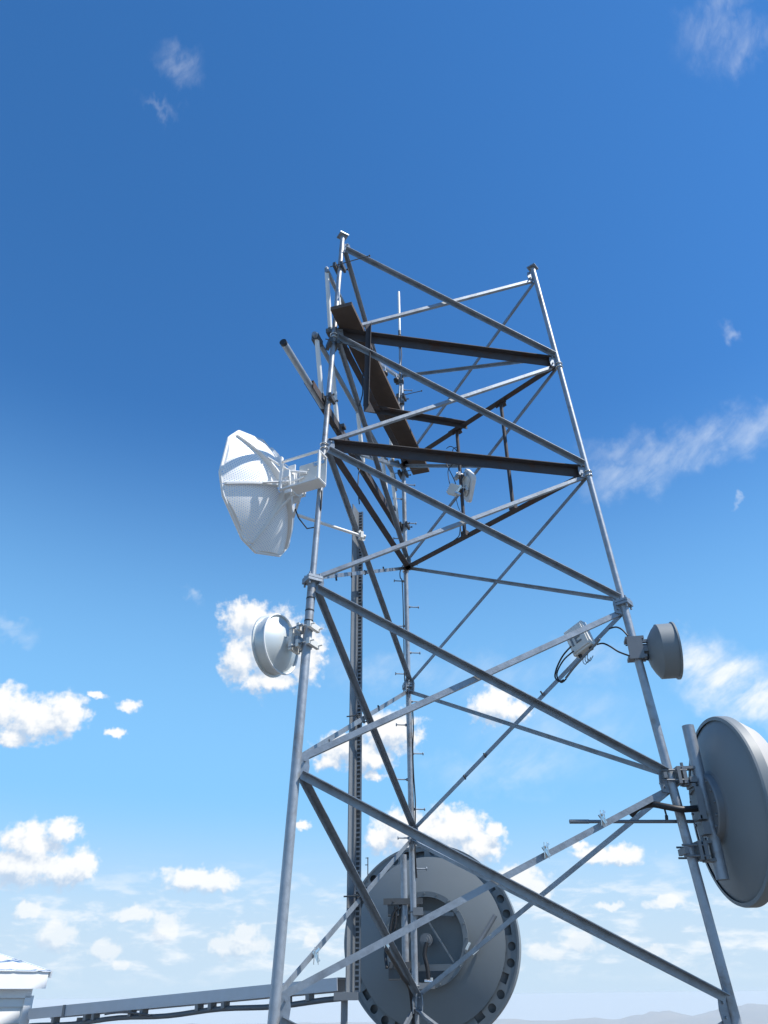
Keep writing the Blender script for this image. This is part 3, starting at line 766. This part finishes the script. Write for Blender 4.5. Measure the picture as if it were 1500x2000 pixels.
# brackets from the pipe to the leg
for z in (2.755, 2.315):
    lp = leg('B', z); m = MB(); d = (V((px, py, z)) - lp).normalized(); s_ = V((-d.y, d.x, 0))
    m.box(lp + d * .045, d, s_, V((0, 0, 1)), .010, .058, .052); m.box(lp - d * .042, d, s_, V((0, 0, 1)), .010, .055, .018)
    m.box(lp + d * .082, d, s_, V((0, 0, 1)), .012, .05, .05)
    for k_ in (-1, 1):
        m.box(lp + d * .11 + V((0, 0, .05 * k_)), d, s_, V((0, 0, 1)), .055 if k_ > 0 else .035, .03, .008)
        for j in (-1, 1): m.tube([lp - d * .06 + s_ * .045 * j + V((0, 0, .03 * k_)), lp + d * .10 + s_ * .045 * j + V((0, 0, .03 * k_))], .006, 8)
    m.tube([lp + d * .09 + V((0, 0, .03)), lp + d * .09 + V((0, 0, .085))], .010, 8)
    m.bar(V((px, py, z + .048)) - d * .085, V((px, py, z + .048)) - d * .02, .02, .012)
    m.build('leg_bracket', GALV_DULL, t)
# radio and feed hardware left of the pipe
m = MB(); m.box((1.925, 4.985, 2.585), (1, 0, 0), (0, 1, 0), (0, 0, 1), .020, .05, .095); m.box((1.905, 4.985, 2.69), (1, 0, 0), (0, 1, 0), (0, 0, 1), .012, .05, .010); m.box((1.905, 4.985, 2.50), (1, 0, 0), (0, 1, 0), (0, 0, 1), .010, .05, .012)
for k_ in range(4): m.tube([(1.893, 4.95 + .02 * k_, 2.665 - .005 * k_), (1.935, 4.95 + .02 * k_, 2.655)], .007, 8)
m.build('pipe_clamp', GALV_DULL, t)
m = MB(); m.box((1.915, 4.985, 2.725), (1, 0, 0), (0, 1, 0), (0, 0, 1), .022, .045, .016); m.build('bracket_lug', GALV_DULL, t)
m = MB(); m.box((1.93, 4.985, 2.44), (1, 0, 0), (0, 1, 0), (0, 0, 1), .022, .045, .035); m.build('bracket_lug', GALV_DULL, t)
m = MB(); m.tube([L4(.0, -.06, .12), L4(-.03, -.02, .05), L4(-.03, .0, -.04), L4(.0, -.05, -.10)], .02, 10); m.build('waveguide_bend', BLACK, t)
# sway strut and feeder running in from the left
m = MB(); m.tube([(1.122, 5.0, 2.494), (1.90, 5.06, 2.497)], .0105, 10); m.tube([(1.119, 5.0, 2.494), (1.24, 5.009, 2.4945)], .0125, 10)
m.build('sway_strut', GALV_DULL, t)
cable([[1.538, 5.12, 2.55], [1.584, 5.069, 2.585], [1.644, 5.004, 2.59], [1.71, 4.95, 2.565], [1.80, 4.93, 2.545], [1.93, 4.98, 2.56]], .019, '', 'feeder', parent=t)
m = MB(); m.tube([(1.70, 4.955, 2.57), (1.705, 4.955, 2.51)], .006, 8); m.tube([(1.705, 4.955, 2.515), (1.702, 4.955, 2.49)], .010, 8); m.build('feeder_hanger', BLACK, t)

# bright clamps on the braces
def brace_clamp(p, lab):
    t_ = thing('brace_clamp', p, lab, 'clamp', 'small bright clamps on the braces')
    p = V(p); m = MB(); m.box(p, (.85, .1, .5), (-.5, 0, .85), (0, 1, 0), .009, .030, .010); m.box(p + V((.008, -.01, .03)), (.7, .2, .6), (-.5, 0, .85), (0, 1, 0), .014, .006, .010); m.build('saddle', SHINY, t_)
    m = MB()
    for k_ in (-1, 1): m.tube([p + V((.013 * k_, -.010, -.04)), p + V((.009 * k_, -.010, .048))], .003, 6)
    m.build('u_bolt', SHINY, t_)
brace_clamp((.918, 4.812, 2.30), 'small bright clamp on the low light brace, nearer the rear dish')
brace_clamp((1.295, 4.89, 2.488), 'bright clamp on the light brace where the thin horizontal strut crosses')
brace_clamp((-.018, 6.145, 1.912), 'bright clamp on the dark brace in front of the rear dish')
brace_clamp((-.41, 4.965, 1.79), 'tiny clamp on the brace by the foot of the left leg')

# ------------------------------------------------------------------ big dish behind the rear leg
axC = V((.23, .97, 0)).normalized(); o = V((.292, 7.04, 1.985)); L5 = dframe(o, axC); RD = .720
t = thing('rear_dish', o, 'very large grey dish behind the rear leg, its shaded back towards us', 'dish antenna')
prof = [(.33 + (RD * .87 - .33) * i / 10, .055 + .13 * ((.33 + (RD * .87 - .33) * i / 10) / RD) ** 2) for i in range(11)]
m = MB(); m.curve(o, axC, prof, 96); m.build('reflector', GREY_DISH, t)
# flat perforated flange: bars between real openings
ro, ri, xf = RD, RD * .865, .185
m = MB()
def arc_plate(r0, r1, a0, a1, n=4):
    for i in range(n):
        q0, q1 = a0 + (a1 - a0) * i / n, a0 + (a1 - a0) * (i + 1) / n
        P = [L5(xf, math.cos(a) * r, math.sin(a) * r) for r, a in ((r0, q0), (r1, q0), (r1, q1), (r0, q1))]
        m.face(P); m.face([p + axC * .008 for p in P][::-1])
NB = 36
for k_ in range(NB):
    a0 = TAU * k_ / NB; a1 = TAU * (k_ + 1) / NB; am = (a0 + a1) / 2; hw_ = (a1 - a0) / 2
    wide = k_ % 3 == 2
    if wide:   # trapezoid gusset with an opening on its inner part
        arc_plate(ri + .055, ro, a0, a1)
        arc_plate(ri - .004, ri + .055, a0, a0 + hw_ * .35, 2); arc_plate(ri - .004, ri + .055, a1 - hw_ * .35, a1, 2)
    else:      # round hole in a plate segment
        rc = (ri + ro) / 2; rh = .032; N_ = 20
        cpt = lambda a: (math.cos(a) * rh, math.sin(a) * rh)
        # outer boundary sampled at matching angles
        def edge(a):
            dx, dy = math.cos(a), math.sin(a); hx = (ro - ri) / 2 + .002; hy = hw_ * rc
            s = min(hx / abs(dx) if abs(dx) > 1e-6 else 9, hy / abs(dy) if abs(dy) > 1e-6 else 9); return dx * s, dy * s
        def W(q):
            rr_, tt_ = rc + q[0], am + q[1] / rc; return L5(xf, math.cos(tt_) * rr_, math.sin(tt_) * rr_)
        for i in range(N_):
            b0, b1 = TAU * i / N_, TAU * (i + 1) / N_
            P = [W(cpt(b0)), W(edge(b0)), W(edge(b1)), W(cpt(b1))]
            m.face(P); m.face([p + axC * .008 for p in P][::-1])
m.build('flange', GREY_DISH, t)
m = MB(); m.lathe(o, axC, [(RD - .006, .178), (RD + .012, .178), (RD + .012, .36), (RD - .004, .36)], 96); m.build('shroud', GREY_DISH, t)
m = MB(); m.curve(o, axC, [(RD, .355), (RD * .6, .39), (.001, .40)], 72); m.build('radome', RADOME, t)
m = MB(); m.lathe(o, axC, [(ri, .182), (ri - .002, .205), (ri + .10, .25)], 96); m.build('inner_skin', GALV_DULL, t)
# rear drum with bolt flange
m = MB(); m.lathe(o, axC, [(.305, .075), (.305, .012), (.345, .012), (.345, .022), (.318, .026), (.318, .085)], 80, smooth=False)
for k_ in range(20):
    th = TAU * k_ / 20; p = L5(.012, math.cos(th) * .330, math.sin(th) * .330); m.tube([p - axC * .012, p + axC * .004], .008, 8)
m.build('hub_ring', GREY_DISH, t)
m = MB(); m.curve(o, axC, [(.001, .15), (.2, .145), (.306, .13)], 64); m.curve(o, axC, [(.306, .13), (.306, .05)], 64); m.build('hub_recess', GREY_DISH, t)
m = MB(); m.bar(L5(.03, -.25, -.20), L5(.03, .22, -.20), .045, .02, axC); m.bar(L5(.03, -.24, .17), L5(.03, .2, .2), .03, .02, axC)
m.bar(L5(.03, -.22, -.17), L5(.03, .02, .19), .012, .02, axC); m.bar(L5(.03, .22, -.19), L5(.03, .05, .2), .012, .02, axC)
m.build('cross_bar', GREY_DISH, t)
m = MB(); m.lathe(L5(-.03, -.005, -.01), axC, [(0, 0), (.018, 0), (.018, .012), (.036, .012), (.036, .03), (.05, .03), (.05, .045), (.03, .05), (.03, .16)], 32, smooth=False); m.build('feed', GALV_DULL, t)
cable([[.30, 6.99, 1.955], [.279, 6.98, 1.874], [.296, 6.97, 1.787], [.305, 6.96, 1.685]], .017, '', 'feeder', parent=t)
m = MB(); m.tube([(.27, 6.95, 1.69), (.335, 6.95, 1.685)], .016, 12); m.tube([(.325, 6.95, 1.665), (.325, 6.95, 1.715)], .012, 12); m.build('feeder_connector', SHINY, t)
px, py = .128, 6.965
m = MB(); m.tube([(px, py, 1.70), (px, py, 2.60)], .0275, 20); m.build('mount_pipe', GALV_PIPE, t)
m = MB(); m.tube([(px, py, 1.735), (px, py, 1.755)], .030, 20); m.build('pipe_collar', SHINY, t)
for z, wd in ((2.245, .16), (1.80, .12)):
    m = MB(); m.box((px - .01, py - .035, z), (1, 0, 0), (0, 1, 0), (0, 0, 1), wd, .010, .022); m.box((px - .01, py + .04, z), (1, 0, 0), (0, 1, 0), (0, 0, 1), wd * .8, .012, .03)
    for k_ in (-1, 1): m.tube([(px + .09 * k_, py - .07, z), (px + .09 * k_, py + .07, z)], .007, 8)
    m.box((px - .09, py + .02, z - .05), (1, 0, 0), (0, 1, 0), (0, 0, 1), .045, .05, .05)
    m.build('pipe_bracket', DKMETAL, t)
m = MB(); lp = leg('C', 2.16); m.box(lp + V((.035, -.02, 0)), (1, 0, 0), (0, 1, 0), (0, 0, 1), .04, .03, .028); m.ring(lp, (0, 0, 1), .029, .005, 20, 6)
lp = leg('C', 1.66); m.ring(lp, (0, 0, 1), .030, .006, 20, 6); m.box(lp + V((.05, .02, -.0)), (1, 0, 0), (0, 1, 0), (0, 0, 1), .10, .03, .02); m.build('leg_clamp', GALV_DULL, t)
# diagonal stiff arm from flange to lower right
m = MB(); m.tube([L5(.06, -.57, .155) if (L5(0, -.57, 0) - o).x > 0 else L5(.06, .57, .155), L5(.02, -.40, -.075) if (L5(0, -.4, 0) - o).x > 0 else L5(.02, .40, -.075)], .018, 12); m.build('side_arm', GALV_DULL, t)
q = L5(.0, -.39, -.09) if (L5(0, -.4, 0) - o).x > 0 else L5(.0, .39, -.09)
m = MB(); m.box(q, (.8, 0, .6), (0, 1, 0), (-.6, 0, .8), .03, .02, .02); m.box(q + V((-.05, -.01, .03)), (.5, 0, .8), (0, 1, 0), (-.8, 0, .5), .03, .015, .01); m.build('arm_clamp', SHINY, t)
cable([[.075, 6.93, 2.20], [.03, 6.93, 2.14], [-.0, 6.92, 2.0], [-.03, 6.9, 1.89], [-.02, 6.85, 1.78]], .012, '', 'feeder', parent=t)
cable([[.055, 6.93, 2.21], [.055, 6.93, 2.1], [.02, 6.92, 1.98], [-.01, 6.9, 1.90]], .009, '', 'feeder', parent=t)
# twin feeders tied to the dark brace at the bottom
cable([[-.02, 5.80, 1.86], [.03, 6.10, 1.80], [.09, 6.45, 1.72], [.16, 6.78, 1.60], [.17, 6.8, 1.2], [.17, 6.8, .4]], .014, 'thick black feeder cable tied along the lowest dark brace to the rear leg')
# small whip on the dish rim
t = thing('thin_whip', (-.176, 7.235, 2.45), 'very thin dark whip antenna standing on the rear dish rim', 'antenna')
MB().tube([(-.176, 7.235, 2.42), (-.176, 7.235, 2.62)], .0045, 8).build('rod', DKMETAL, t)
m = MB(); m.bar((-.196, 7.235, 2.615), (-.170, 7.235, 2.615), .006, .006); m.bar((-.200, 7.235, 2.56), (-.172, 7.235, 2.56), .006, .006); m.build('spur', DKMETAL, t)

# ------------------------------------------------------------------ diamond panel and radio on the rusty pipe
c = V((.752, 5.975, 5.675)); n = V((.95, .31, 0)).normalized(); s_ = V((-n.y, n.x, 0)); z = V((0, 0, 1))
t = thing('diamond_panel', c, 'white diamond shaped panel antenna clamped to the rusty pipe', 'panel antenna')
D = .185
out = [(0, D), (.03, D - .01), (D - .01, .03), (D, 0), (D - .01, -.03), (.03, -D + .01), (0, -D), (-.03, -D + .01), (-D + .01, -.03), (-D, 0), (-D + .01, .03), (-.03, D - .01)]
m = MB(); m.prism([c + n * .05 + s_ * a_ * .8 + z * b_ for a_, b_ in out], n, .036); m.build('panel', WHITE, t)
m = MB(); m.prism([c + n * .018 + s_ * a_ * .55 + z * b_ * .7 for a_, b_ in out], n, .02); m.build('back_shell', UNIT, t)
for zz in (.07, -.085):
    m = MB(); p = V((.728, 5.953, 5.685 + zz)); m.box(p - n * .028, s_, n, z, .05, .012, .02); m.box(p + n * .034, s_, n, z, .05, .014, .025)
    for k_ in (-1, 1): m.tube([p + s_ * .04 * k_ - n * .06, p + s_ * .04 * k_ + n * .05], .006, 8)
    m.build('clamp', SHINY, t)
c = V((.655, 5.93, 5.585)); ex = V((.8, -.2, -.45)).normalized(); ez = V((.3, -.2, .9)); ez = (ez - ex * ez.dot(ex)).normalized(); ey = ex.cross(ez)
t = thing('small_radio', c, 'small finned grey radio box hanging left of the rusty pipe', 'radio box')
m = MB(); m.box(c, ex, ey, ez, .044, .022, .052)
for k_ in range(5): m.box(c - ex * .049 + ez * (-.04 + .02 * k_), ex, ey, ez, .008, .021, .0035)
m.build('case', UNIT, t)
m = MB(); m.box(c + ex * .05 + ez * .0 - V((0, .03, 0)), (.5, -.2, .8), (0, 1, 0), (1, 0, -.3), .035, .012, .010); m.box(c + ex * .055 - ez * .04 - V((0, .03, 0)), (.8, -.1, -.6), (0, 1, 0), (.3, 0, 1), .03, .012, .010); m.build('bracket', SHINY, t)
g_ = 'thin black cables round the rusty pipe'
cable(CAB['p1cable'], .004, 'thin black cable curling left at the top of the rusty pipe', group=g_)
cable(CAB['p1b'], .004, 'thin black cable hanging from the rusty pipe to the radio box', group=g_)
cable(CAB['p1c'], .004, 'thin black cable slanting down across to the bright clamps', group=g_)
cable(CAB['p1d'], .003, 'thin black cable dropping below the small radio box', group=g_)
cable(CAB['p1e'], .004, 'small black cable loop round the foot of the rusty pipe', group=g_)
cable(CAB['p1f'], .004, 'thin black cable trailing left from the pipe foot along the beam', group=g_)
cable([[-.208, 5.383, 5.443], [-.215, 5.361, 5.357], [-.218, 5.352, 5.219], [-.206, 5.39, 5.09]], .005, 'short black cable hanging down to the top of the cable tray')
cable([[.175, 6.62, 5.16], [.150, 6.608, 5.09], [.150, 6.60, 5.02], [.168, 6.62, 4.97], [.172, 6.64, 4.6], [.168, 6.66, 4.1], [.172, 6.68, 3.99]], .005, 'black cable looped and running down the left of the rear leg')

cable([leg('C', z) + V((.030 + .006 * math.sin(z * 9), -.012, 0)) for z in (3.80, 3.6, 3.4, 3.2, 3.0, 2.8, 2.6, 2.4)], .006, 'thin black cable tied down the right of the rear leg above the big dish')
# ------------------------------------------------------------------ vertical cable tray
uA = uAC; nI = -nAC
p0, pc = V((-.275, 5.661, 0)), V((-.229, 5.804, 0)); z0, z1 = 1.62, 5.27
t = thing('cable_tray', (-.25, 5.73, z0), 'tall upright galvanised cable tray with a slotted edge inside the tower', 'cable tray')
m = MB(); cc = (p0 + pc) / 2; m.box((cc.x, cc.y, (z0 + z1) / 2), uA, nAC, V((0, 0, 1)), (pc - p0).length / 2, .003, (z1 - z0) / 2); m.build('tray_web', GALV_DULL, t)
# slotted rail: two stiles and rungs, open between
rw = .042; m = MB(); q0 = pc - uA * .004
for a_ in (.004, rw - .004): m.box((q0.x + nI.x * a_, q0.y + nI.y * a_, (z0 + z1) / 2), nI, uA, V((0, 0, 1)), .004, .002, (z1 - z0) / 2)
nz = 118
for i in range(nz + 1):
    z = z0 + (z1 - z0) * i / nz
    m.box((q0.x + nI.x * rw / 2, q0.y + nI.y * rw / 2, min(max(z, z0 + .006), z1 - .006)), nI, uA, V((0, 0, 1)), rw / 2 - .008, .0019, .0055)
m.build('slotted_rail', GALV_PIPE, t)
m = MB(); q1 = q0 + uA * .010; m.box((q1.x + nI.x * rw / 2, q1.y + nI.y * rw / 2, (z0 + z1) / 2), nI, uA, V((0, 0, 1)), rw / 2, .002, (z1 - z0) / 2); m.build('rail_backing', DKMETAL, t)
for z in (3.37, 2.16):
    m = MB(); m.box((cc.x + nI.x * .06, cc.y + nI.y * .06, z), uA, nAC, V((0, 0, 1)), .085, .006, .012)
    for k_ in (-1, 1): m.tube([(cc.x + uA.x * .085 * k_ + nI.x * .09, cc.y + uA.y * .085 * k_ + nI.y * .09, z), (cc.x + uA.x * .085 * k_ - nI.x * .02, cc.y + uA.y * .085 * k_ - nI.y * .02, z)], .005, 8)
    m.build('tray_clamp', DKMETAL, t)
m = MB(); m.box((-.275, 5.71, 1.60), (1, 0, 0), (0, 1, 0), (0, 0, 1), .075, .06, .022); m.build('base_box', GALV_DULL, t)
m = MB(); m.tube([(-.285, 5.71, 1.585), (-.285, 5.71, -.05)], .022, 14); m.build('post', GALV_DULL, t)

# ------------------------------------------------------------------ bridge from the hut to the tower
a, b = V((-2.86, 7.22, 1.505)), V((-.33, 5.68, 1.665)); d = (b - a).normalized(); s_ = V((d.y, -d.x, 0)).normalized(); u = s_.cross(d)
t = thing('cable_bridge', a, 'long low grey channel bridge running from the hut to the tower', 'cable bridge')
m = MB(); L_ = (b - a).length / 2
m.box((a + b) / 2, d, s_, u, L_, .004, .036); m.box((a + b) / 2 - s_ * .11 + u * .034, d, s_, u, L_, .105, .003); m.box((a + b) / 2 - s_ * .216, d, s_, u, L_, .004, .036); m.build('channel', GALV_BRIGHT, t)
for f in (.10, .22, .25, .38, .42, .60, .64, .68, .86, .92):
    p = a + d * (2 * L_ * f); m = MB(); m.box(p - u * .053 - s_ * .03, d, s_, u, .014, .03, .022); m.build('hanger', GALV_DULL, t)
p = a + d * .42; m = MB(); m.box(p + s_ * .006, d, s_, u, .012, .006, .038); m.build('joint_plate', GALV_DULL, t)
p = a + d * .50; m = MB(); m.tube([p - u * .05 - s_ * .1, (p.x - s_.x * .1, p.y - s_.y * .1, -1.0)], .03, 12); m.build('post', GALV_DULL, t)
pts = []
for i in range(25):
    f = i / 24; p = a + d * (2 * L_ * f) - u * (.076 + .014 * abs(math.sin(f * 9.5)) ** 2) - s_ * .03; pts.append(p)
tag(MB().tube(pts, .017, 10).build('cable_bundle', SHEATH, root=pts[0]), 'dark bundle of cables slung under the grey bridge', 'cable bundle')
pts2 = [a + d * (2 * L_ * f) - u * (.075 + .03 * math.sin(f * 14)) + s_ * .012 for f in [.30 + .02 * i for i in range(9)]]
tag(MB().tube(pts2, .006, 8).build('loose_cable', DKMETAL, root=pts2[0]), 'thin loose cable drooping beside the bundle under the bridge', 'cable')

# ------------------------------------------------------------------ hut
n = V((.8, -.6, 0)); tr = V((.6, .8, 0)); z = V((0, 0, 1)); co = V((-2.90, 7.30, 0)); zb, zt = -.75, 1.665
hut = thing('equipment_hut', (co.x, co.y, zb), 'small white sided equipment hut with corrugated roof at lower left', 'hut')
W_, D_ = 4.0, 2.6
m = MB(); hgt_ = zt - zb; rows = 22
c0 = co - tr * (W_ / 2) - n * (D_ / 2)
m.box(c0 + z * (zb + hgt_ / 2), tr, n, z, W_ / 2 - .02, D_ / 2 - .02, hgt_ / 2)
for (q, e, nn, ln) in ((co, -tr, n, W_), (co, -n, tr, D_)):
    for i in range(rows):
        za = zb + hgt_ * i / rows; zb2 = zb + hgt_ * (i + 1) / rows
        p, r_ = q - nn * .004, q + e * ln - nn * .004
        m.face([p + nn * .012 + z * za, r_ + nn * .012 + z * za, r_ + z * zb2, p + z * zb2]); m.face([p + nn * .012 + z * za, p + z * za, r_ + z * za, r_ + nn * .012 + z * za])
m.build('wall', SIDING, hut)
m = MB(); m.box(co + n * .012 - tr * .03 + z * (zb + hgt_ / 2 - .015), tr, n, z, .032, .010, hgt_ / 2 - .02); m.box(co - n * .02 + tr * .012 + z * (zb + hgt_ / 2 - .015), n, tr, z, .03, .009, hgt_ / 2 - .02); m.build('corner_trim', WHITE, hut)
m = MB(); fc = co + n * .085 + tr * .06; m.box(fc - tr * 2.05 + z * 1.735, tr, n, z, 2.05, .008, .058)
m.box(fc - tr * 2.05 - n * .05 + z * 1.682, tr, n, z, 2.04, .042, .004); m.build('fascia', WHITE, hut)
# frieze board under the eave
m = MB(); m.box(co + n * .014 - tr * 2.0 + z * 1.645, tr, n, z, 1.99, .008, .03); m.build('frieze', WHITE, hut)
m = MB(); sl = R(10); back = (-n * math.cos(sl) + z * math.sin(sl)); per = .21; N_ = 300; k0 = len(m.v)
e0 = fc + n * .02 + tr * .012 + z * 1.795
nrm = (n * math.sin(sl) + z * math.cos(sl))
for j in range(2):
    for i in range(N_ + 1):
        s = 4.1 * i / N_; ph = (s % per) / per
        hgt2 = .007 * max(0, 1 - abs(ph - .5) / .16)
        for dz in (0, -.003): m.v.append(e0 - tr * s + back * (1.55 * j) + nrm * (hgt2 + dz))
st_ = (N_ + 1) * 2
for i in range(N_):
    q = i * 2
    m.f += [[q, q + 2, st_ + q + 2, st_ + q], [q + 1, st_ + q + 1, st_ + q + 3, q + 3], [q, q + 1, q + 3, q + 2]]; m.sm += [False] * 3
m.build('roof', ROOFM, hut)
m = MB(); m.bar(e0 + z * -.02 + tr * .005, e0 + back * 1.55 + z * -.02 + tr * .005, .012, .05); m.build('rake_trim', WHITE, hut)

# ------------------------------------------------------------------ air
hz_ = bpy.data.meshes.new('haze'); bm = bmesh.new(); bmesh.ops.create_cube(bm, size=1.0); bm.to_mesh(hz_); bm.free()
haze = bpy.data.objects.new('haze', hz_); C.objects.link(haze)
haze.scale = (94000, 94000, 1080); haze.location = (0, 0, 12 - 540 - 0.0)
haze.scale.z = 1200; haze.location.z = 12 - 600
haze['kind'] = 'stuff'
hm = bpy.data.materials.new('haze'); hm.use_nodes = True; ht = hm.node_tree; ht.nodes.clear()
pv = ht.nodes.new('ShaderNodeVolumePrincipled'); pv.inputs['Color'].default_value = (.88, .95, 1.0, 1); pv.inputs['Density'].default_value = 3.6e-5; pv.inputs['Anisotropy'].default_value = .0
ho = ht.nodes.new('ShaderNodeOutputMaterial'); ht.links.new(pv.outputs[0], ho.inputs['Volume'])
hz_.materials.append(hm)
